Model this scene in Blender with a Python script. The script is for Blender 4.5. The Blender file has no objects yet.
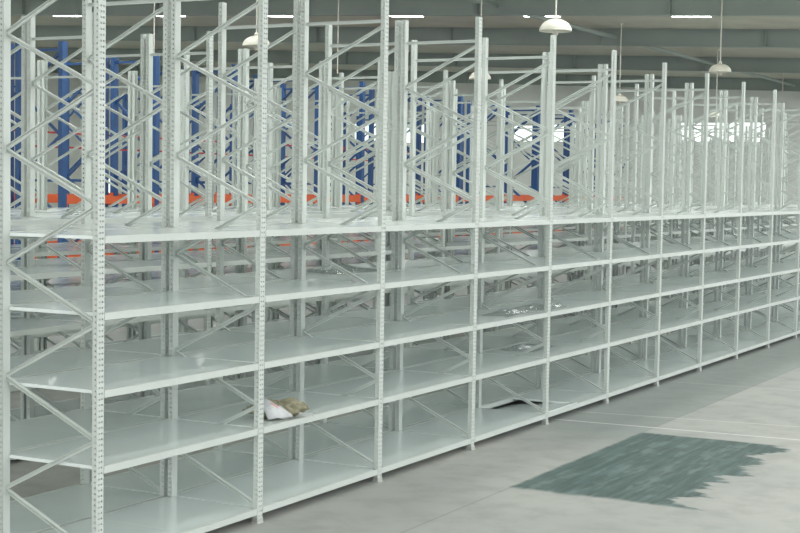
import bpy, math, random
from mathutils import Vector, Matrix
random.seed(7)
SC = bpy.context.scene
COL = SC.collection

# ------------------------------------------------------------------ constants
L = 1.5            # bay width
DEP = 0.685        # depth of one shelving row
H = 3.40           # height of the upright frames
LEVELS = [1.7596, 1.3578, 0.9497, 0.5489, 0.055]      # underside of each shelf
LEVEL_NAME = ['top', 'upper', 'middle', 'lower', 'bottom']
ROWS = [('front', 0.0), ('second', 0.715), ('third', 2.565), ('fourth', 3.28), ('fifth', 5.13), ('sixth', 5.845)]
ORD = ['first', 'second', 'third', 'fourth', 'fifth', 'sixth', 'seventh', 'eighth', 'ninth', 'tenth', 'eleventh',
       'twelfth', 'thirteenth', 'fourteenth', 'fifteenth', 'sixteenth', 'seventeenth', 'eighteenth', 'nineteenth',
       'twentieth', 'twenty-first', 'twenty-second', 'twenty-third', 'twenty-fourth', 'twenty-fifth', 'twenty-sixth']
WX = 48.5          # inner face of the far gable wall
WY = 42.0          # inner face of the long back wall

# ------------------------------------------------------------------ materials
class N:
    def __init__(s, name):
        s.m = bpy.data.materials.new(name); s.m.use_nodes = True
        s.t = s.m.node_tree; s.b = s.t.nodes['Principled BSDF']; s.out = s.t.nodes['Material Output']
    def node(s, kind, **kw):
        n = s.t.nodes.new(kind)
        for k, v in kw.items(): setattr(n, k, v)
        return n
    def link(s, a, b): s.t.links.new(a, b)
    def put(s, sock, v):
        if isinstance(v, bpy.types.NodeSocket): s.link(v, sock)
        else: sock.default_value = v
    def math(s, op, a, b=0.0, c=0.0, clamp=False):
        n = s.node('ShaderNodeMath', operation=op, use_clamp=clamp)
        s.put(n.inputs[0], a); s.put(n.inputs[1], b); s.put(n.inputs[2], c)
        return n.outputs[0]
    def step(s, v, lo, hi):
        n = s.node('ShaderNodeMapRange', interpolation_type='SMOOTHSTEP')
        s.put(n.inputs[0], v); s.put(n.inputs[1], lo); s.put(n.inputs[2], hi)
        return n.outputs[0]
    def noise(s, vec, scale, detail=3, rough=.5):
        n = s.node('ShaderNodeTexNoise'); s.link(vec, n.inputs['Vector'])
        n.inputs['Scale'].default_value = scale; n.inputs['Detail'].default_value = detail
        n.inputs['Roughness'].default_value = rough
        return n.outputs[0]
    def mapping(s, vec, scale=(1, 1, 1), rot=(0, 0, 0)):
        n = s.node('ShaderNodeMapping'); s.link(vec, n.inputs[0])
        n.inputs['Scale'].default_value = scale; n.inputs['Rotation'].default_value = rot
        return n.outputs[0]
    def mix(s, f, a, b):
        n = s.node('ShaderNodeMix', data_type='RGBA')
        s.put(n.inputs[0], f)
        for q, v in ((6, a), (7, b)):
            if isinstance(v, bpy.types.NodeSocket): s.link(v, n.inputs[q])
            else: n.inputs[q].default_value = (*v, 1)
        return n.outputs[2]
    def bump(s, h, strength, dist=.01):
        n = s.node('ShaderNodeBump'); n.inputs['Strength'].default_value = strength
        n.inputs['Distance'].default_value = dist; s.link(h, n.inputs['Height'])
        s.link(n.outputs[0], s.b.inputs['Normal'])

def mat(name, col, rough=.5, metal=0, var=.06, scale=6, bump=0, spec=.5):
    n = N(name); tc = n.node('ShaderNodeTexCoord')
    f = n.noise(tc.outputs['Object'], scale, 4)
    c2 = tuple(max(0, c * (1 - var * 2.2)) for c in col)
    n.link(n.mix(n.step(f, .3, .75), col, c2), n.b.inputs['Base Color'])
    n.b.inputs['Roughness'].default_value = rough; n.b.inputs['Metallic'].default_value = metal
    n.b.inputs['Specular IOR Level'].default_value = spec
    if bump: n.bump(n.noise(tc.outputs['Object'], scale * 2.3, 3), bump)
    return n.m

PAINT = mat('pale_grey_paint', (.585, .625, .59), .42, var=.03, scale=3)
INNER = mat('galvanised_channel', (.66, .70, .67), .36, var=.04, scale=5)
BLUE = mat('blue_paint', (.016, .085, .26), .42, var=.08)
ORANGE = mat('orange_paint', (.80, .13, .03), .42, var=.05)
RED = mat('red_paint', (.50, .055, .05), .5)
STEEL = mat('bare_steel', (.62, .63, .6), .35, metal=.6)
ROOFM = mat('roof_sheet', (.56, .55, .47), .7, var=.05, scale=1.2)
RAFT = mat('rafter_paint', (.30, .345, .32), .6, var=.05, scale=.8)
WALLM = mat('wall_sheet', (.82, .84, .80), .7, var=.04, scale=.7)
FRAMEM = mat('window_frame_paint', (.6, .62, .6), .5)
SHADE = mat('lamp_shade_enamel', (.74, .71, .62), .35, var=.03)
SOCK = mat('lamp_socket', (.7, .68, .6), .4)
PAPER = mat('white_paper', (.62, .63, .63), .7, var=.02)

def deck_material():
    n = N('shelf_deck_steel'); tc = n.node('ShaderNodeTexCoord')
    f = n.noise(tc.outputs['Object'], 2.2, 4)
    n.link(n.mix(n.step(f, .3, .75), (.83, .885, .87), (.77, .83, .815)), n.b.inputs['Base Color'])
    n.link(n.math('MULTIPLY_ADD', f, .12, .16), n.b.inputs['Roughness'])
    n.b.inputs['Specular IOR Level'].default_value = .8
    n.b.inputs['Coat Weight'].default_value = .4; n.b.inputs['Coat Roughness'].default_value = .11
    n.bump(n.noise(tc.outputs['Object'], 3.0, 1), .02, .02)
    return n.m
DECK = deck_material()

def cloth_material():
    n = N('khaki_cloth'); tc = n.node('ShaderNodeTexCoord')
    f = n.noise(tc.outputs['Object'], 26, 4)
    n.link(n.mix(n.step(f, .35, .7), (.34, .32, .22), (.20, .185, .12)), n.b.inputs['Base Color'])
    n.b.inputs['Roughness'].default_value = .9
    n.bump(n.noise(tc.outputs['Object'], 28, 4), 1.0, .02)
    return n.m
CLOTH = cloth_material()

def print_material():
    n = N('printed_paper'); tc = n.node('ShaderNodeTexCoord')
    v = n.mapping(tc.outputs['Object'], (9, 60, 1))
    ln = n.step(n.noise(v, 1.6, 2), .52, .62)
    sx = n.node('ShaderNodeSeparateXYZ'); n.link(tc.outputs['Object'], sx.inputs[0])
    red = n.math('MULTIPLY', n.step(n.math('ABSOLUTE', n.math('ADD', sx.outputs[0], .055)), .03, .015),
                 n.step(n.math('ABSOLUTE', n.math('ADD', sx.outputs[1], .088)), .012, .005))
    c = n.mix(n.math('MULTIPLY', ln, .35), (.60, .61, .62), (.40, .42, .45))
    n.link(n.mix(n.math('MULTIPLY', red, .6), c, (.62, .16, .16)), n.b.inputs['Base Color'])
    n.b.inputs['Roughness'].default_value = .55
    return n.m
PRINT = print_material()

def film_material():
    n = N('clear_plastic_film'); tc = n.node('ShaderNodeTexCoord')
    tr = n.node('ShaderNodeBsdfTransparent'); gl = n.node('ShaderNodeBsdfGlossy'); df = n.node('ShaderNodeBsdfDiffuse')
    gl.inputs['Roughness'].default_value = .08; df.inputs[0].default_value = (.9, .92, .93, 1)
    lw = n.node('ShaderNodeLayerWeight'); lw.inputs[0].default_value = .3
    m1 = n.node('ShaderNodeMixShader'); n.link(n.math('MULTIPLY', n.step(n.noise(n.mapping(tc.outputs['Object'], (4, 12, 4)), 1.9, 3), .5, .66), .35), m1.inputs[0])  # white streaks put into the colour as highlights on the folds
    n.link(tr.outputs[0], m1.inputs[1]); n.link(df.outputs[0], m1.inputs[2])
    mx = n.node('ShaderNodeMixShader'); n.link(n.math('MULTIPLY_ADD', lw.outputs[0], .2, .42), mx.inputs[0])
    n.link(m1.outputs[0], mx.inputs[1]); n.link(gl.outputs[0], mx.inputs[2]); n.link(mx.outputs[0], n.out.inputs[0])
    return n.m
FILM = film_material()

def glass_material():
    n = N('window_glass')
    tr = n.node('ShaderNodeBsdfTransparent'); gl = n.node('ShaderNodeBsdfGlossy')
    gl.inputs['Roughness'].default_value = .03; tr.inputs[0].default_value = (.95, .98, .96, 1)
    mx = n.node('ShaderNodeMixShader'); mx.inputs[0].default_value = .07
    n.link(tr.outputs[0], mx.inputs[1]); n.link(gl.outputs[0], mx.inputs[2]); n.link(mx.outputs[0], n.out.inputs[0])
    return n.m
GLASS = glass_material()

def skylight_material(strength):
    n = N('daylit_skylight_sheet')
    n.b.inputs['Base Color'].default_value = (.8, .82, .8, 1)
    n.b.inputs['Emission Color'].default_value = (.96, 1.0, .97, 1)
    n.b.inputs['Emission Strength'].default_value = strength
    return n.m
SKYL = skylight_material(20.0)

def floor_material():
    n = N('concrete_floor'); tc = n.node('ShaderNodeTexCoord'); P = tc.outputs['Object']
    s = n.node('ShaderNodeSeparateXYZ'); n.link(P, s.inputs[0]); X, Y = s.outputs[0], s.outputs[1]
    big = n.noise(P, .55, 4, .6); mid = n.noise(P, 3.5, 5, .62); fine = n.noise(P, 40, 3)
    c = n.mix(n.step(big, .38, .62), (.46, .46, .43), (.405, .412, .388))
    c = n.mix(n.math('MULTIPLY', n.step(mid, .42, .70), .55), c, (.32, .325, .305))
    c = n.mix(n.math('MULTIPLY', fine, .12), c, (.25, .25, .23))
    # strip of bluish, harder trowelled concrete beside the shelving
    wob = n.math('MULTIPLY', n.math('SUBTRACT', mid, .5), .10)
    z1 = n.math('MULTIPLY', n.step(Y, -.87, -.845), n.step(n.math('ADD', X, n.math('MULTIPLY', big, 1.2)), 5.4, 7.0))
    c = n.mix(n.math('MULTIPLY', z1, .75), c, (.28, .307, .297))
    # saw cut joint
    j = n.step(n.math('ABSOLUTE', n.math('ADD', Y, .856)), .014, .004)
    c = n.mix(n.math('MULTIPLY', j, .38), c, (.17, .175, .165))
    # dark green coating patch: rough rectangle with brushed, ragged ends
    st = n.noise(n.mapping(P, (1.3, 15, 1), (0, 0, .10)), 1.2, 5, .65)
    st2 = n.noise(n.mapping(P, (.8, 6, 1), (0, 0, -.06)), 1.7, 3, .6)
    rag = n.math('MULTIPLY', n.math('SUBTRACT', st2, .5), .85)
    rag2 = n.math('MULTIPLY', n.math('SUBTRACT', mid, .5), .22)
    teeth = n.noise(n.mapping(P, (2.6, .9, 1)), 1.3, 6, .68)
    Yr = n.math('ADD', Y, n.math('MULTIPLY', n.math('SUBTRACT', teeth, .5), .95))
    p = n.math('MULTIPLY', n.step(n.math('ADD', Y, n.math('MULTIPLY', n.math('SUBTRACT', teeth, .55), .12)), -.84, -.885), n.step(Yr, -2.10, -2.02))
    p = n.math('MULTIPLY', p, n.step(n.math('ADD', X, n.math('MULTIPLY', rag2, .6)), 3.30, 3.40))
    p = n.math('MULTIPLY', p, n.step(n.math('ADD', X, n.math('MULTIPLY', rag2, .35)), 6.10, 6.04))
    g = n.mix(n.step(n.math('ADD', n.math('MULTIPLY', st, .65), n.math('MULTIPLY', mid, .35)), .40, .62), (.040, .076, .070), (.095, .150, .143))
    g = n.mix(n.math('MULTIPLY', n.step(n.math('ADD', n.math('MULTIPLY', st2, .6), n.math('MULTIPLY', mid, .4)), .5, .62), .6), g, (.20, .255, .25))
    c = n.mix(n.math('MULTIPLY', p, n.step(n.math('ADD', st, n.math('MULTIPLY', mid, .6)), .22, .60)), c, g)
    # thin white chalk lines across the aisle
    for a, k, w, f in ((6.31, .0685, .014, .95), (6.86, .155, .012, .6), (9.42, .09, .014, .4)):
        d = n.math('ABSOLUTE', n.math('SUBTRACT', n.math('ADD', X, n.math('MULTIPLY', Y, k)), a))
        ln = n.math('MULTIPLY', n.step(d, w * 1.4, w * .6), n.step(Y, -2.9, -2.0))
        c = n.mix(n.math('MULTIPLY', ln, f), c, (.74, .74, .69))
    n.link(c, n.b.inputs['Base Color'])
    n.link(n.math('MULTIPLY_ADD', mid, .25, .42), n.b.inputs['Roughness'])
    n.bump(mid, .06, .01)
    return n.m
FLOORM = floor_material()

# ------------------------------------------------------------------ mesh helpers
class MB:
    def __init__(s): s.v = []; s.f = []
    def add(s, vs, fs):
        b = len(s.v); s.v += [tuple(q) for q in vs]; s.f += [tuple(b + i for i in f) for f in fs]
        return s
    def box(s, x0, x1, y0, y1, z0, z1):
        return s.add([(x0, y0, z0), (x1, y0, z0), (x1, y1, z0), (x0, y1, z0), (x0, y0, z1), (x1, y0, z1), (x1, y1, z1), (x0, y1, z1)],
                     [(0, 3, 2, 1), (4, 5, 6, 7), (0, 1, 5, 4), (1, 2, 6, 5), (2, 3, 7, 6), (3, 0, 4, 7)])
    def prism(s, poly, z0, z1):                     # poly: counter-clockwise (x, y)
        n = len(poly)
        return s.add([(x, y, z0) for x, y in poly] + [(x, y, z1) for x, y in poly],
                     [tuple(range(n))[::-1], tuple(range(n, 2 * n))] + [(i, (i + 1) % n, n + (i + 1) % n, n + i) for i in range(n)])
    def sweep(s, p0, p1, prof, side):               # profile (a, b) swept from p0 to p1; a along side, b along side x direction
        p0, p1 = Vector(p0), Vector(p1); d = (p1 - p0).normalized(); a = Vector(side).normalized(); b = d.cross(a).normalized()
        n = len(prof)
        vs = [p + a * u + b * w for p in (p0, p1) for u, w in prof]
        return s.add(vs, [tuple(range(n))[::-1], tuple(range(n, 2 * n))] + [(i, (i + 1) % n, n + (i + 1) % n, n + i) for i in range(n)])
    def tube(s, p0, p1, r, n=10):
        p0, p1 = Vector(p0), Vector(p1); d = (p1 - p0).normalized()
        side = d.orthogonal()
        return s.sweep(p0, p1, [(r * math.cos(2 * math.pi * i / n), r * math.sin(2 * math.pi * i / n)) for i in range(n)], side)
    def lathe(s, prof, n=28):                       # prof: (r, z) list, open surface of revolution
        b = []
        for r, z in prof: b += [(r * math.cos(2 * math.pi * i / n), r * math.sin(2 * math.pi * i / n), z) for i in range(n)]
        fs = []
        for k in range(len(prof) - 1):
            for i in range(n):
                j = (i + 1) % n; fs.append((k * n + i, k * n + j, (k + 1) * n + j, (k + 1) * n + i))
        return s.add(b, fs)
    def mesh(s, name, m, smooth=False):
        me = bpy.data.meshes.new(name); me.from_pydata(s.v, [], s.f); me.materials.append(m); me.update()
        if smooth:
            for p in me.polygons: p.use_smooth = True
        return me

def link(name, me, parent=None, loc=(0, 0, 0), rotz=0.0):
    o = bpy.data.objects.new(name, me); COL.objects.link(o); o.location = loc; o.rotation_euler = (0, 0, rotz)
    if parent: o.parent = parent
    return o
def tag(o, label, cat, group=None):
    o['label'] = label; o['category'] = cat
    if group: o['group'] = group
    return o
def structure(o, label, cat='building'):
    o['kind'] = 'structure'; o['label'] = label; o['category'] = cat
    return o

# ------------------------------------------------------------------ camera
FPX = 1483.088
R3 = Vector((0.4784427, -0.87796822, 0.01626016)); U3 = Vector((0.04151082, 0.04110961, 0.99829197)); F2 = Vector((0.87713707, 0.47695053, -0.05611378))
CAMP = Vector((-6.01168834, -5.03507495, 2.09789646))
cam = bpy.data.cameras.new('camera'); co = bpy.data.objects.new('camera', cam); COL.objects.link(co)
cam.sensor_width = 36; cam.lens = FPX / 800 * 36; cam.clip_end = 300; cam.clip_start = .05
M = Matrix(((R3.x, U3.x, -F2.x, CAMP.x), (R3.y, U3.y, -F2.y, CAMP.y), (R3.z, U3.z, -F2.z, CAMP.z), (0, 0, 0, 1)))
co.matrix_world = M
SC.camera = co
def px(x, y, z):
    d = Vector((x, y, z)) - CAMP; c = d.dot(F2)
    return 400 + FPX * d.dot(R3) / c, 266.5 - FPX * d.dot(U3) / c

# ------------------------------------------------------------------ shelving frames
UW, UD = .055, .033            # upright section
def perforated(m, origin, u, v, width, cols, hw, hh, pitch, height, shift=0.0):
    """flat sheet width x height with real holes; cols: hole centres across the width"""
    xs = [0.0]
    for c in cols: xs += [c - hw / 2, c + hw / 2]
    xs.append(width)
    zs = [0.0]; n = int((height - shift) / pitch)
    for k in range(n): zs += [shift + k * pitch + pitch / 2 - hh / 2, shift + k * pitch + pitch / 2 + hh / 2]
    zs.append(height)
    o, u, v = Vector(origin), Vector(u), Vector(v)
    vs = [o + u * a + v * b for b in zs for a in xs]; w = len(xs); fs = []
    for j in range(len(zs) - 1):
        for i in range(w - 1):
            if j % 2 == 1 and i % 2 == 1: continue
            fs.append((j * w + i, j * w + i + 1, (j + 1) * w + i + 1, (j + 1) * w + i))
    m.add(vs, fs)
def upright_mesh():
    m = MB(); Z = (0, 0, 1)
    perforated(m, (-UW / 2, 0, 0), (1, 0, 0), Z, UW, (.018, .040), .0088, .0105, .030, H)
    perforated(m, (-UW / 2, UD, 0), (0, -1, 0), Z, UD, (UD - .011,), .0075, .010, .030, H, .015)
    perforated(m, (UW / 2, 0, 0), (0, 1, 0), Z, UD, (.018,), .0085, .010, .030, H, .015)
    m.box(-UW / 2, UW / 2, UD - .002, UD, 0, H)          # back plate added to block light, so the holes look dark
    m.box(-UW / 2, UW / 2, .0, UD, H - .002, H)
    return m.mesh('upright', PAINT)
def plain_upright(m, y0, s):
    ya, yb = y0, y0 + s * UD; t = .003 * s
    lo, hi = min(ya, ya + t), max(ya, ya + t)
    m.box(-UW / 2, UW / 2, lo, hi, 0, H)
    a, b = min(ya + t, yb), max(ya + t, yb)
    m.box(-UW / 2, -UW / 2 + .003, a, b, 0, H); m.box(UW / 2 - .003, UW / 2, a, b, 0, H)
CH = [(-.009, -.011), (.009, -.011), (.009, -.0075), (-.006, -.0075), (-.006, .0075), (.009, .0075), (.009, .011), (-.009, .011)]   # channel section
ND, PIT = .108, .615
FRONT_Z = [ND + PIT * k for k in range(6)]
REAR_Z = [.403 + PIT * k for k in range(5)]
YA, YB = .020, DEP - .020       # brace end lines (frame local y)
def brace(m, za, zb_, ya=YA, yb=YB):
    m.sweep((0, ya, za), (0, yb, zb_), CH, (-1, 0, 0))
    for y, z in ((ya, za), (yb, zb_)): m.sweep((-.013, y, z), (.013, y, z), [(.009 * math.cos(i * math.pi / 3), .009 * math.sin(i * math.pi / 3)) for i in range(6)], (0, 1, 0))
ME_UP = upright_mesh()
ME_RISE = (lambda m: (brace(m, 0, REAR_Z[0] - FRONT_Z[0]), m.mesh('diagonal_brace', INNER))[1])(MB())
ME_FALL = (lambda m: (brace(m, FRONT_Z[1] - REAR_Z[0], 0), m.mesh('diagonal_brace', INNER))[1])(MB())
ME_HOR = (lambda m: (brace(m, 0, 0), m.mesh('horizontal_brace', INNER))[1])(MB())
ME_FOOT = (lambda m: (m.box(-.036, .036, -.010, .050, 0, .004), m.box(-.031, .031, -.003, .037, .004, .030), m.mesh('foot_plate', STEEL))[2])(MB())
def whole_frame_mesh():
    m = MB(); plain_upright(m, 0, 1); plain_upright(m, DEP, -1)
    for y in (0, DEP - .05): m.box(-.04, .04, y - .005, y + .055, 0, .004)
    for k in range(5):
        m.sweep((0, YA, FRONT_Z[k]), (0, YB, REAR_Z[k]), CH, (-1, 0, 0)); m.sweep((0, YA, FRONT_Z[k + 1]), (0, YB, REAR_Z[k]), CH, (-1, 0, 0))
    for z in (.075, 3.215): m.sweep((0, YA, z), (0, YB, z), CH, (-1, 0, 0))
    return m.mesh('upright_frame', PAINT)
ME_FRAME = whole_frame_mesh()

def detailed_frame(loc):
    r = link('upright_frame', None, None, loc)
    for y, rz in ((0, 0), (DEP, math.pi)):
        u = link('upright', ME_UP, r, (0, y, 0), rz); link('foot_plate', ME_FOOT, u)
    for k in range(5):
        link('diagonal_brace', ME_RISE, r, (0, 0, FRONT_Z[k])); link('diagonal_brace', ME_FALL, r, (0, 0, REAR_Z[k]))
    for z in (.075, 3.215): link('horizontal_brace', ME_HOR, r, (0, 0, z))
    return r

# ------------------------------------------------------------------ shelves (local origin: left front corner of the bay, underside)
TOP = .038
def panel_poly(x0, x1, left, right):
    g = .040; e = .046
    p = []
    y0, y1 = .016, DEP - .016
    if left: p += [(e, y0)]
    else: p += [(x0, y0)]
    if right: p += [(L - e, y0), (L - e, g), (x1, g), (x1, DEP - g), (L - e, DEP - g), (L - e, y1)]
    else: p += [(x1, y0), (x1, y1)]
    if left: p += [(e, y1), (e, DEP - g), (x0, DEP - g), (x0, g), (e, g)]
    else: p += [(x0, y1)]
    return p
def panel(m, which):
    if which == 0: poly = panel_poly(.0135, L / 2 - .0008, True, False)
    else: poly = panel_poly(L / 2 + .0008, L - .0135, False, True)
    m.prism(poly, .020, TOP)
def beam(m, y, s):
    a, b = sorted((y, y + s * .0145))
    m.box(.033, L - .033, a, b, 0, TOP + .001)
    a, b = sorted((y + s * .0145, y + s * .028)); m.box(.060, L - .060, a, b, 0, .004)
ME_P = []
for w in (0, 1):
    m = MB(); panel(m, w); ME_P.append(m.mesh('deck_panel', DECK))
m = MB(); beam(m, 0, 1); ME_BF = m.mesh('front_beam', PAINT)
m = MB(); beam(m, DEP, -1); ME_BR = m.mesh('rear_beam', PAINT)
m = MB(); panel(m, 0); panel(m, 1); beam(m, 0, 1); beam(m, DEP, -1); ME_SHELF = m.mesh('shelf', DECK)
ME_SHELF.materials.append(PAINT)
for p in ME_SHELF.polygons:
    if p.index >= 2 * 0 + sum(1 for _ in ME_P[0].polygons) + len(ME_P[1].polygons): p.material_index = 1

def panel_at(m, loc):
    t = MB(); panel(t, 0); panel(t, 1); beam(t, 0, 1); beam(t, DEP, -1)
    m.add([(x + loc[0], y + loc[1], z + loc[2]) for x, y, z in t.v], t.f)
def detailed_shelf(loc, panels=(0, 1)):
    r = link('shelf', None, None, loc)
    for w in panels: link('deck_panel', ME_P[w], r)
    if 0 not in panels:
        p = link('deck_panel', ME_P[0], r, (.012, .002, .010)); p.rotation_euler = (-.122, 0, 0); p['label'] = 'deck panel tipped down at the back onto the floor'
    link('front_beam', ME_BF, r); link('rear_beam', ME_BR, r)
    return r

# bays whose shelf shows most, per (row, level); every other shelf deep in the rows is part of one mass of shelves
SHOWN = {(0, 0): [0, 1, 2, 3, 4, 5, 6, 7, 8, 9, 10, 11], (0, 1): [0, 1, 2, 3, 4, 5, 6, 7, 8, 9, 10, 11], (0, 2): [0, 1, 2, 3, 4, 5, 6, 7, 8, 9, 10, 11], (0, 3): [0, 1, 2, 3, 4, 5, 6, 7, 8, 9, 10, 11], (0, 4): [0, 1, 2, 3, 4, 5, 6, 7, 8, 9, 10, 11], (1, 0): [0, 1, 2, 3, 4, 5, 6, 7, 8, 9, 10, 11, 12], (1, 1): [0, 1, 2, 3, 4, 5, 6, 7, 8, 9, 10, 11, 12, 13], (1, 2): [0, 1, 2, 3, 4, 5, 6, 7, 8, 9, 10, 11, 12, 13], (1, 3): [0, 1, 2, 3, 4, 5, 6, 7, 8, 9, 10, 11, 12, 13], (1, 4): [0, 1, 2, 3, 4, 5, 6, 7, 8, 9, 10, 11, 12, 13], (2, 0): [1, 2, 3, 4, 5, 6, 7, 8, 9, 10, 11, 12, 13, 14, 15, 16], (2, 1): [1, 2, 3, 4, 5, 6, 7, 8, 9, 10, 11, 12, 13, 14, 15, 16], (2, 2): [1, 2, 3, 4, 5, 6, 7, 8, 9, 10, 11, 12, 15, 16], (2, 3): [1], (2, 4): [], (3, 0): [2, 3, 4, 5, 6, 7, 8, 9, 10], (3, 1): [2, 3, 4, 5, 6, 7, 8, 9, 10, 11, 12, 13, 14, 15], (3, 2): [1, 2], (3, 3): [2, 3, 4, 5, 6, 7, 8, 9, 10, 12, 13], (3, 4): [2, 3, 4, 5, 6, 7, 8, 9, 10, 11, 12, 13, 14, 15, 16, 19], (4, 0): [3, 4, 5, 6, 7, 8, 9, 10, 11, 12, 13, 14, 15, 17], (4, 1): [3, 4, 5, 6, 7, 8, 9, 10, 11, 12, 13, 14, 17], (4, 2): [3, 4, 5, 6, 7, 8, 9, 10, 11, 12, 13, 15], (4, 3): [3, 4, 5, 6, 7, 8, 9, 11, 12], (4, 4): [], (5, 0): [4, 5, 6, 7, 8, 10, 11, 12], (5, 1): [3, 4], (5, 2): [3, 4, 5, 6, 7, 8, 9, 10, 11, 12, 13, 14], (5, 3): [], (5, 4): []}
START = [0, 0, 1, 1, 2, 3]
END = [12, 15, 19, 21, 24, 25]
FSTART = [0, 0, 2, 2, 4, 4]
FEND = [12, 13, 19, 20, 24, 25]
DROP = [0, 0, .015, .015, .045, .045]      # the rear rows stand a little lower
rest = MB()
for ri, (rn, y0) in enumerate(ROWS):
    for i in range(FSTART[ri], FEND[ri] + 1):
        n = i - FSTART[ri]
        o = detailed_frame((i * L, y0, 0)) if ri < 4 else link('upright_frame', ME_FRAME, None, (i * L, y0, 0))
        o.scale.z = 1 - DROP[ri] / 2.2
        if n == 0: lab = 'tall pale grey braced upright frame at the left end of the %s shelving row' % rn
        else: lab = 'tall pale grey braced upright frame, %s from the left in the %s shelving row' % (ORD[n], rn)
        tag(o, lab, 'rack frame', 'upright frames of the pale grey shelving')
    for i in range(START[ri], END[ri]):
        n = i - START[ri]
        for li, zb in enumerate(LEVELS):
            loc = (i * L, y0, zb - (DROP[ri] if li < 4 else 0))
            if i not in SHOWN[(ri, li)]:
                if ri > 0: panel_at(rest, loc)
                continue
            hole = (ri == 0 and i == 4 and li == 4)
            o = detailed_shelf(loc, (1,) if hole else (0, 1)) if ri < 2 else link('shelf', ME_SHELF, None, loc)
            if hole: lab = 'bottom shelf of the front shelving row with its left deck panel dropped out of place'
            else: lab = 'pale grey steel %s shelf in the %s bay from the left, %s shelving row' % (LEVEL_NAME[li], ORD[n], rn)
            tag(o, lab, 'shelf', 'steel shelves of the pale grey shelving')
o = link('shelf_mass', rest.mesh('shelf_mass', DECK)); o['kind'] = 'stuff'
tag(o, 'remaining steel shelves barely glimpsed deep inside the rear shelving rows', 'shelves')

# ------------------------------------------------------------------ blue pallet racking behind
BX0, BL, BD, BH = 11.05, 2.222, .85, 4.12
BROWS = [('nearest', 10.0), ('middle', 11.05), ('farthest', 17.0)]
def blue_post(m, y): m.box(-.055, .055, y - .04, y + .04, 0, BH)
m = MB(); blue_post(m, 0); ME_BP = m.mesh('upright', BLUE)
m = MB(); m.box(-.09, .09, -.07, .07, 0, .008); ME_BFOOT = m.mesh('foot_plate', BLUE)
BS = [(-.015, -.019), (.015, -.019), (.015, .019), (-.015, .019)]
def bsweep(za, zb_): return MB().sweep((0, .042, za), (0, BD - .042, zb_), BS, (1, 0, 0))
ME_BD1 = bsweep(0, .62).mesh('diagonal_brace', BLUE); ME_BD2 = bsweep(.62, 0).mesh('diagonal_brace', BLUE); ME_BHZ = bsweep(0, 0).mesh('horizontal_brace', BLUE)
m = MB(); m.box(.060, BL - .060, -.03, .03, 0, .12); m.box(.06, .075, -.035, .045, -.05, .16); m.box(BL - .075, BL - .06, -.035, .045, -.05, .16); ME_OB = m.mesh('load_beam', ORANGE)
m = MB(); m.box(.060, BL - .060, -.02, .02, 0, .04); m.box(.06, .07, -.025, .045, -.05, .08); m.box(BL - .07, BL - .06, -.025, .045, -.05, .08); ME_RB = m.mesh('load_beam', RED)
BSKIP = {(0, 6, 'back', 'upper'), (0, 10, 'back', 'upper')} | {(1, k, sd, lv) for k in range(-1, 11) for sd in ('front', 'back') for lv in ('upper', 'lower') if lv == 'upper' and k in (8, 10)}
for ri, (rn, y0) in enumerate(BROWS):
    for k in range(0, 12):
        x = BX0 + k * BL; n = k
        r = link('pallet_rack_frame', None, None, (x, y0, 0))
        for y in (0, BD):
            u = link('upright', ME_BP, r, (0, y, 0)); link('foot_plate', ME_BFOOT, u)
        for q in range(3): link('diagonal_brace', ME_BD1, r, (0, 0, .25 + q * 1.24)); link('diagonal_brace', ME_BD2, r, (0, 0, .87 + q * 1.24))
        for z in (.15, 2.05, BH - .12): link('horizontal_brace', ME_BHZ, r, (0, 0, z))
        tag(r, 'blue pallet rack frame, %s from the left in the %s blue row behind the shelving' % (ORD[n], rn), 'rack frame', 'blue pallet rack frames')
        if k == 11: continue
        if ri == 2:
            for lv, z in (('upper', 3.05), ('lower', 2.74)):
                o = link('load_beam', ME_RB, None, (x, y0, z))
                tag(o, 'thin dark red %s beam in the %s bay of the farthest blue pallet rack row' % (lv, ORD[n]), 'rack beam', 'thin red beams of the farthest blue racks')
            o = link('load_beam', ME_OB, None, (x, y0, .60))
            tag(o, 'orange low load beam in the %s bay of the farthest blue pallet rack row' % ORD[n], 'rack beam', 'orange load beams of the blue racks')
            continue
        for side, yy in (('front', y0), ('back', y0 + BD)):
            for lv, z in (('upper', 1.705), ('lower', .80)):
                if (ri, k, side, lv) in BSKIP: continue
                o = link('load_beam', ME_OB, None, (x, yy, z))
                tag(o, 'orange %s %s load beam in the %s bay of the %s blue pallet rack row' % (lv, side, ORD[n], rn), 'rack beam', 'orange load beams of the blue racks')

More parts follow.
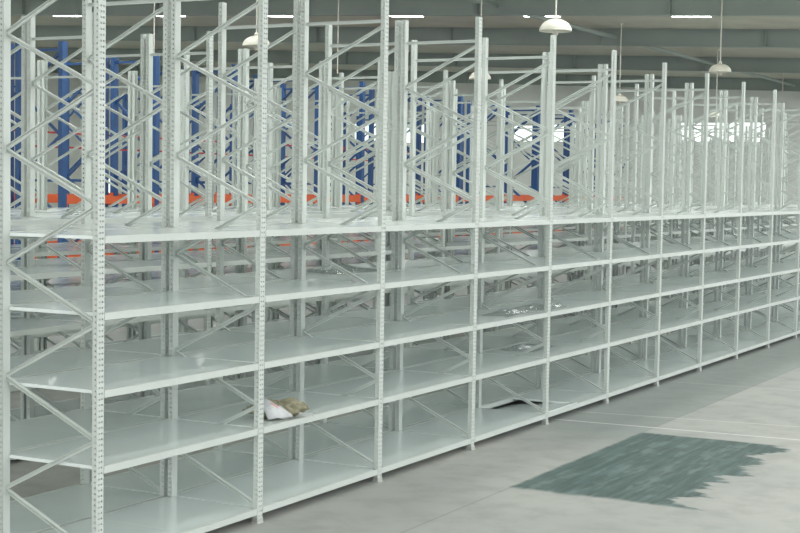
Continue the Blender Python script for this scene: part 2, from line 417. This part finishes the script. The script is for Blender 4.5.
# ------------------------------------------------------------------ building
def wall_grid(name, axis, pos, thick, a0, a1, z0, z1fun, holes, m_):
    """wall along one axis with rectangular window openings; z1fun gives the top at a"""
    m = MB(); cuts = sorted(set([a0, a1] + [h[0] for h in holes] + [h[1] for h in holes]))
    def put(a, b, za, zb0, zb1):
        if axis == 'y': v = [(pos, a, za), (pos + thick, a, za), (pos + thick, b, za), (pos, b, za), (pos, a, zb0), (pos + thick, a, zb0), (pos + thick, b, zb1), (pos, b, zb1)]
        else: v = [(a, pos, za), (b, pos, za), (b, pos + thick, za), (a, pos + thick, za), (a, pos, zb0), (b, pos, zb1), (b, pos + thick, zb1), (a, pos + thick, zb0)]
        m.add(v, [(0, 3, 2, 1), (4, 5, 6, 7), (0, 1, 5, 4), (1, 2, 6, 5), (2, 3, 7, 6), (3, 0, 4, 7)])
    for a, b in zip(cuts, cuts[1:]):
        hs = sorted([h for h in holes if h[0] <= a + 1e-6 and h[1] >= b - 1e-6], key=lambda h: h[2])
        z = z0
        for h in hs: put(a, b, z, h[2], h[2]); z = h[3]
        put(a, b, z, z1fun(a), z1fun(b))
    return structure(link(name, m.mesh(name, m_)), {'wall_far': 'pale sheet gable wall at the far end of the hall', 'wall_back': 'pale long back wall behind the blue racking'}[name], 'wall')
RB = lambda y: 5.23 + .040 * y           # underside of the rafters
RT = lambda y: RB(y) + .42               # roof sheet
YN = -5.0                                # roof stopped short, out of view, to let more sky light onto the decks
structure(link('floor', (lambda m: (m.box(-24, WX + .2, -24, WY + .2, -.2, 0), m.mesh('floor', FLOORM))[1])(MB())), 'grey concrete hall floor with a green stained patch', 'floor')
m = MB(); m.add([(-11, YN, RT(YN)), (WX + .2, YN, RT(YN)), (WX + .2, WY + .2, RT(WY + .2)), (-11, WY + .2, RT(WY + .2)),
                 (-11, YN, RT(YN) + .15), (WX + .2, YN, RT(YN) + .15), (WX + .2, WY + .2, RT(WY + .2) + .15), (-11, WY + .2, RT(WY + .2) + .15)],
                [(0, 3, 2, 1), (4, 5, 6, 7), (0, 1, 5, 4), (1, 2, 6, 5), (2, 3, 7, 6), (3, 0, 4, 7)])
structure(link('ceiling', m.mesh('ceiling', ROOFM)), 'pale sheet roof above the dark rafters', 'ceiling')
def inv_x(u, v, X):
    d = F2 + R3 * ((u - 400) / FPX) - U3 * ((v - 266.5) / FPX); t = (X - CAMP.x) / d.x; return CAMP + d * t
def inv_y(u, v, Y):
    d = F2 + R3 * ((u - 400) / FPX) - U3 * ((v - 266.5) / FPX); t = (Y - CAMP.y) / d.y; return CAMP + d * t
def gable_hole(u0, u1, v0, v1):
    a, b = inv_x(u0, v0, WX), inv_x(u1, v1, WX); return (b.y, a.y, b.z, a.z)
GH = [gable_hole(*q) for q in ((353, 376, 123, 143), (403, 426, 123.5, 143.5), (509, 580, 124, 142.5), (677, 766, 122, 142.5), (8, 19, 178, 195), (102.5, 113, 178, 195),
                               (46.5, 51.5, 82, 84.5), (56.5, 61, 81.5, 84), (67.5, 71.5, 81.5, 83.5), (75, 79, 81.5, 83.5))]
wall_grid('wall_far', 'y', WX, .2, YN, WY + .2, 0, RT, GH, WALLM)
wall_grid('wall_back', 'x', WY, .2, -11, WX, 0, lambda a: RT(WY), [], WALLM)
def window(i, axis, h, label):
    a0, a1, z0, z1 = h; r = MB(); g = MB(); t = .035 if z1 - z0 > .2 else .012
    n = max(1, round((a1 - a0) / 1.7))
    def bar(m_, a, b, za, zb_, d0, d1):
        if axis == 'y': m_.box(WX + d0, WX + d1, a, b, za, zb_)
        else: m_.box(a, b, WY + d0, WY + d1, za, zb_)
    bar(r, a0, a1, z0, z0 + t, .04, .14); bar(r, a0, a1, z1 - t, z1, .04, .14)
    for q in range(n + 1):
        c = a0 + (a1 - a0) * q / n; lo = min(max(c - t / 2, a0), a1 - t); bar(r, lo, lo + t, z0 + t, z1 - t, .04, .14)
    bar(g, a0 + t * .5, a1 - t * .5, z0 + t * .5, z1 - t * .5, .085, .092)
    o = structure(link('window_%d' % i, r.mesh('window_frame', FRAMEM)), label, 'window')
    link('glass_pane', g.mesh('glass_pane', GLASS), o)
wi = 1
for q, h in enumerate(GH):
    if q < 4: lb = 'bright upper window in the far wall, %s from the left' % ORD[q]
    elif q < 6: lb = 'bright low window in the far wall behind the blue racks, %s from the left' % ORD[q - 4]
    else: lb = 'tiny bright slot window high on the far wall, %s from the left' % ORD[q - 6]
    window(wi, 'y', h, lb); wi += 1
# rafters: I beams along y
RX = [-12.3, -5.5, 1.3, 8.1, 14.9, 21.7, 28.7, 37.2, 46.6]
for k, x in enumerate(RX):
    m = MB()
    def slab(xa, xb, f0, f1):
        m.add([(xa, YN, f0(YN)), (xb, YN, f0(YN)), (xb, WY, f0(WY)), (xa, WY, f0(WY)), (xa, YN, f1(YN)), (xb, YN, f1(YN)), (xb, WY, f1(WY)), (xa, WY, f1(WY))],
              [(0, 3, 2, 1), (4, 5, 6, 7), (0, 1, 5, 4), (1, 2, 6, 5), (2, 3, 7, 6), (3, 0, 4, 7)])
    slab(x - .11, x + .11, RB, lambda y: RB(y) + .014); slab(x - .11, x + .11, lambda y: RT(y) - .014, RT)
    slab(x - .005, x + .005, lambda y: RB(y) + .014, lambda y: RT(y) - .014)
    y = -4.0
    while y < WY:
        m.box(x - .1, x + .1, y - .006, y + .006, RB(y) + .014, RT(y) - .014); y += 4.1
    structure(link('trim_%d' % (k + 1), m.mesh('rafter', RAFT)), 'dark grey steel roof rafter, %s from the near end' % ORD[k], 'rafter')
# tie tube below the roof
m = MB(); m.tube((-11, 7.9, RB(7.9) + .2), (WX, 7.9, RB(7.9) + .2), .05, 12)
structure(link('trim_10', m.mesh('tie_tube', RAFT)), 'thin round steel tie tube running lengthwise through the rafters', 'tie tube')
# skylights: daylit translucent sheets between the rafters
for a in range(len(RX) - 1):
    xm = (RX[a] + RX[a + 1]) / 2
    for b in range(-1, 11):
        yc = 1.55 + 3.55 * b; hw = .42
        if b >= 0 and RX[a] < 0: continue
        m = MB(); m.add([(xm + dx, yc + dy, RT(yc + dy) + dz) for dz in (-.012, -.002) for dx, dy in ((-.7, -hw), (.7, -hw), (.7, hw), (-.7, hw))],
                        [(0, 3, 2, 1), (4, 5, 6, 7), (0, 1, 5, 4), (1, 2, 6, 5), (2, 3, 7, 6), (3, 0, 4, 7)])
        structure(link('window_%d' % wi, m.mesh('skylight', SKYL)), 'translucent roof skylight, %s from the front roof edge in the %s bay between rafters' % (ORD[b + 1], ORD[a]), 'skylight'); wi += 1
# ------------------------------------------------------------------ pendant lamps
def lamp_meshes():
    s = MB(); R = .21; hgt = .155
    out = [(R * math.cos(t), hgt * math.sin(t)) for t in [i * math.pi / 2 / 9 for i in range(9)]] + [(.03, hgt)]
    inn = [(r - .006 if r > .04 else .026, z - .006) for r, z in out][::-1]
    s.lathe(out + inn + [out[0]], 32)
    n = MB(); n.lathe([(.0, .155), (.034, .155), (.034, .175), (.022, .20), (.0, .20)], 16)
    b = MB(); b.lathe([(.0, .15), (.03, .15), (.03, .02), (.038, -.02), (.030, -.055), (.0, -.065)], 16)
    return s.mesh('lamp_shade', SHADE, True), n.mesh('neck_cap', SOCK, True), b.mesh('bulb', SOCK, True)
LS, LN, LB = lamp_meshes()
LAMPS = [(555.5, 31, 19, 'pale dome pendant lamp hanging above the middle of the front shelving row'),
         (720, 72, 28, 'pale dome pendant lamp hanging alone before the far gable wall'),
         (256.5, 46, 22.2, 'pale dome pendant lamp half behind the second front upright, leftmost of all'),
         (480, 79, 28.3, 'pale dome pendant lamp behind the fourth front upright, below the rafters'),
         (619.5, 102, 35, 'small far pendant lamp behind the sixth front upright'),
         (716, 117.5, 41, 'smallest far pendant lamp just above the wide bright window')]
for u, v, Z, lab in LAMPS:
    p = CAMP + (F2 + R3 * ((u - 400) / FPX) - U3 * ((v - 266.5) / FPX)) * Z
    r = link('pendant_lamp', None, None, p); tag(r, lab, 'lamp', 'dome pendant lamps')
    link('lamp_shade', LS, r); link('neck_cap', LN, r); link('bulb', LB, r)
    m = MB(); m.tube((0, 0, .2), (0, 0, RT(p.y) - p.z), .011, 8); link('stem', m.mesh('stem', SOCK), r)
    m = MB(); m.tube((0, 0, RT(p.y) - p.z - .03), (0, 0, RT(p.y) - p.z), .05, 12); link('ceiling_rose', m.mesh('ceiling_rose', SOCK), r)

for u, v, Z, lab in ((337.5, 72, 30, 'thin pale cord hanging from the roof behind the third front upright'), (154, 52, 24, 'thin pale cord hanging from the roof above a blue rack post, leftmost of all'),
                     (292.5, 82, 36, 'thin far cord hanging from the roof beside the leftmost pendant lamp'), (782.5, 90, 44, 'short thin cord hanging before the far wall, rightmost of all')):
    p = CAMP + (F2 + R3 * ((u - 400) / FPX) - U3 * ((v - 266.5) / FPX)) * Z
    m = MB(); m.tube((0, 0, 0), (0, 0, RT(p.y) - p.z), .011, 8); m.tube((0, 0, -.03), (0, 0, .0), .018, 8)
    tag(link('hanging_cord', m.mesh('hanging_cord', SOCK), None, p), lab, 'cord', 'cords hanging from the roof')

# ------------------------------------------------------------------ small things on the shelves
Z4 = LEVELS[3] + TOP; Z3 = LEVELS[2] + TOP; Z2 = LEVELS[1] + TOP; Z5 = LEVELS[4] + TOP
def bundle():
    r = link('cloth_bundle', None, None, (1.922, .150, Z4 + .0045), -.62)
    r.scale = (1.2, 1.15, .98)
    tag(r, 'crumpled khaki cloth bundle with printed white paper on the lower front shelf', 'bundle')
    m = MB(); nu, nv = 110, 48
    rnd = random.Random(3); ph = [rnd.uniform(0, 6.28) for _ in range(12)]
    vs = []
    for j in range(nv + 1):
        t = math.pi * j / nv
        for i in range(nu):
            a = 2 * math.pi * i / nu
            w = 1 + .10 * math.sin(3 * a + ph[0] + 2 * t) + .08 * math.sin(5 * a + ph[1] - 3 * t) + .07 * math.sin(9 * a + 5 * t + ph[2]) + .055 * math.sin(15 * a - 9 * t + ph[3]) + .03 * math.sin(23 * a + 13 * t + ph[4])
            x = .165 * math.sin(t) * math.cos(a) * w; y = .085 * math.sin(t) * math.sin(a) * w
            hump = .85 + .35 * math.exp(-((x + .07) / .05) ** 2) + .30 * math.exp(-((x - .075) / .055) ** 2) - .12 * math.exp(-(x / .03) ** 2)
            z = .052 + .052 * math.cos(t) * hump * w
            vs.append((x, y, max(0, z)))
    fs = [(j * nu + i, (j + 1) * nu + i, (j + 1) * nu + (i + 1) % nu, j * nu + (i + 1) % nu) for j in range(nv) for i in range(nu)]
    m.add(vs, fs); link('cloth', m.mesh('cloth', CLOTH, True), r)
    # printed paper draped over the front of the near end
    m = MB(); n = 10; vs = []
    for j in range(n + 1):
        for i in range(n + 1):
            u = i / n - .5; v = j / n - .5
            x = u * .140 - .054 - v * .050; q = v + .5
            y = -.116 + .012 * math.sin(u * 7) - .002 + .085 * q ** 2.0
            z = .008 + .118 * (1 - (1 - q) ** 1.6) * (1 - .35 * abs(u + .1) * 2) + .006 * math.sin(u * 9 + v * 6)
            vs.append((x, y, z))
    w = n + 1
    vs2 = [(x, y + .0025, z + .001) for x, y, z in vs]
    fs = [(j * w + i, j * w + i + 1, (j + 1) * w + i + 1, (j + 1) * w + i) for j in range(n) for i in range(n)]
    k = len(vs); fs2 = [tuple(k + q for q in f[::-1]) for f in fs]
    edge = []
    for i in range(n): edge += [(i + 1, i, k + i, k + i + 1), (n * w + i, n * w + i + 1, k + n * w + i + 1, k + n * w + i), (i * w, (i + 1) * w, k + (i + 1) * w, k + i * w), ((i + 1) * w + n, i * w + n, k + i * w + n, k + (i + 1) * w + n)]
    m.add(vs + vs2, fs + fs2 + edge)
    p = link('paper', m.mesh('paper', PRINT, True), r); p['label'] = 'white printed paper tag'
    # white tape end hanging over the edge of the shelf
    m = MB()
    pts = [(.085, -.085, .030), (.12, -.098, .018), (.15, -.10, .022), (.165, -.095, .012)]
    for a, b in zip(pts, pts[1:]): m.sweep(a, b, [(-.010, -.0015), (.010, -.0015), (.010, .0015), (-.010, .0015)], (0, -.5, 1))
    p = link('tape', m.mesh('tape', PAPER), r); p['label'] = 'white tape end'
bundle()

def film(name_seed, x0, x1, y0, y1, z, lab):
    rnd = random.Random(name_seed); nx, ny = 120, 90; vs = []
    ph = [rnd.uniform(0, 6.28) for _ in range(8)]
    for j in range(ny + 1):
        for i in range(nx + 1):
            u, v = i / nx, j / ny
            e = min(1, 6 * min(u, 1 - u)) * min(1, 5 * min(v, 1 - v))
            q = max(0, math.sin(5.1 * u + 3.3 * v + ph[0]) * math.sin(4.3 * v - 2.7 * u + ph[1]) + .45)
            wv = (.6 * u * (x1 - x0) + .8 * v * (y1 - y0)) / .062 + .45 * math.sin(13 * u + ph[2]) + .3 * math.sin(29 * u - 7 * v + ph[3])
            fr = wv - math.floor(wv)
            saw = fr / .14 if fr < .14 else (1 - fr) / .86          # steep face towards the aisle, long slope behind
            hgt = .003 + .030 * q * saw + .003 * math.sin(41 * v + 27 * u + ph[3])
            vs.append(((u - .5) * (x1 - x0) * (1 + .08 * math.sin(6 * v + ph[4])), (v - .5) * (y1 - y0) * (1 + .12 * math.sin(5 * u + ph[5])), .002 + max(0, hgt) * e))
    w = nx + 1
    fs = [(j * w + i, j * w + i + 1, (j + 1) * w + i + 1, (j + 1) * w + i) for j in range(ny) for i in range(nx)]
    m = MB().add(vs, fs)
    o = link('plastic_film', m.mesh('plastic_film', FILM, True), None, ((x0 + x1) / 2, (y0 + y1) / 2, z))
    tag(o, lab, 'plastic film', 'clear plastic film on the shelves')
film(1, 5.35, 5.95, .10, .40, Z3, 'crumpled clear plastic film on a middle shelf beside the fifth front upright')
film(2, 6.10, 6.75, .12, .45, Z3, 'crumpled clear plastic film on a middle shelf just past the fifth front upright')
film(3, 6.30, 6.95, .30, .62, Z4, 'crumpled clear plastic film on a lower shelf behind a diagonal brace')
film(4, 4.55 - .9, 4.40, .78, 1.15, Z2, 'crumpled clear plastic film on an upper shelf of the second shelving row')

# ------------------------------------------------------------------ light
w = bpy.data.worlds.new('world'); SC.world = w; w.use_nodes = True
bg = w.node_tree.nodes['Background']; bg.inputs[0].default_value = (.965, 1.0, 1.0, 1); bg.inputs[1].default_value = 2.35
SC.view_settings.view_transform = 'Standard'; SC.view_settings.look = 'None'; SC.view_settings.gamma = 1
SC.view_settings.use_curve_mapping = False
SC.view_settings.exposure = -0.20
SC.cycles.use_denoising = True
SC.cycles.max_bounces = 10; SC.cycles.diffuse_bounces = 6; SC.cycles.glossy_bounces = 4; SC.cycles.transparent_max_bounces = 16
SC.cycles.sample_clamp_indirect = 6
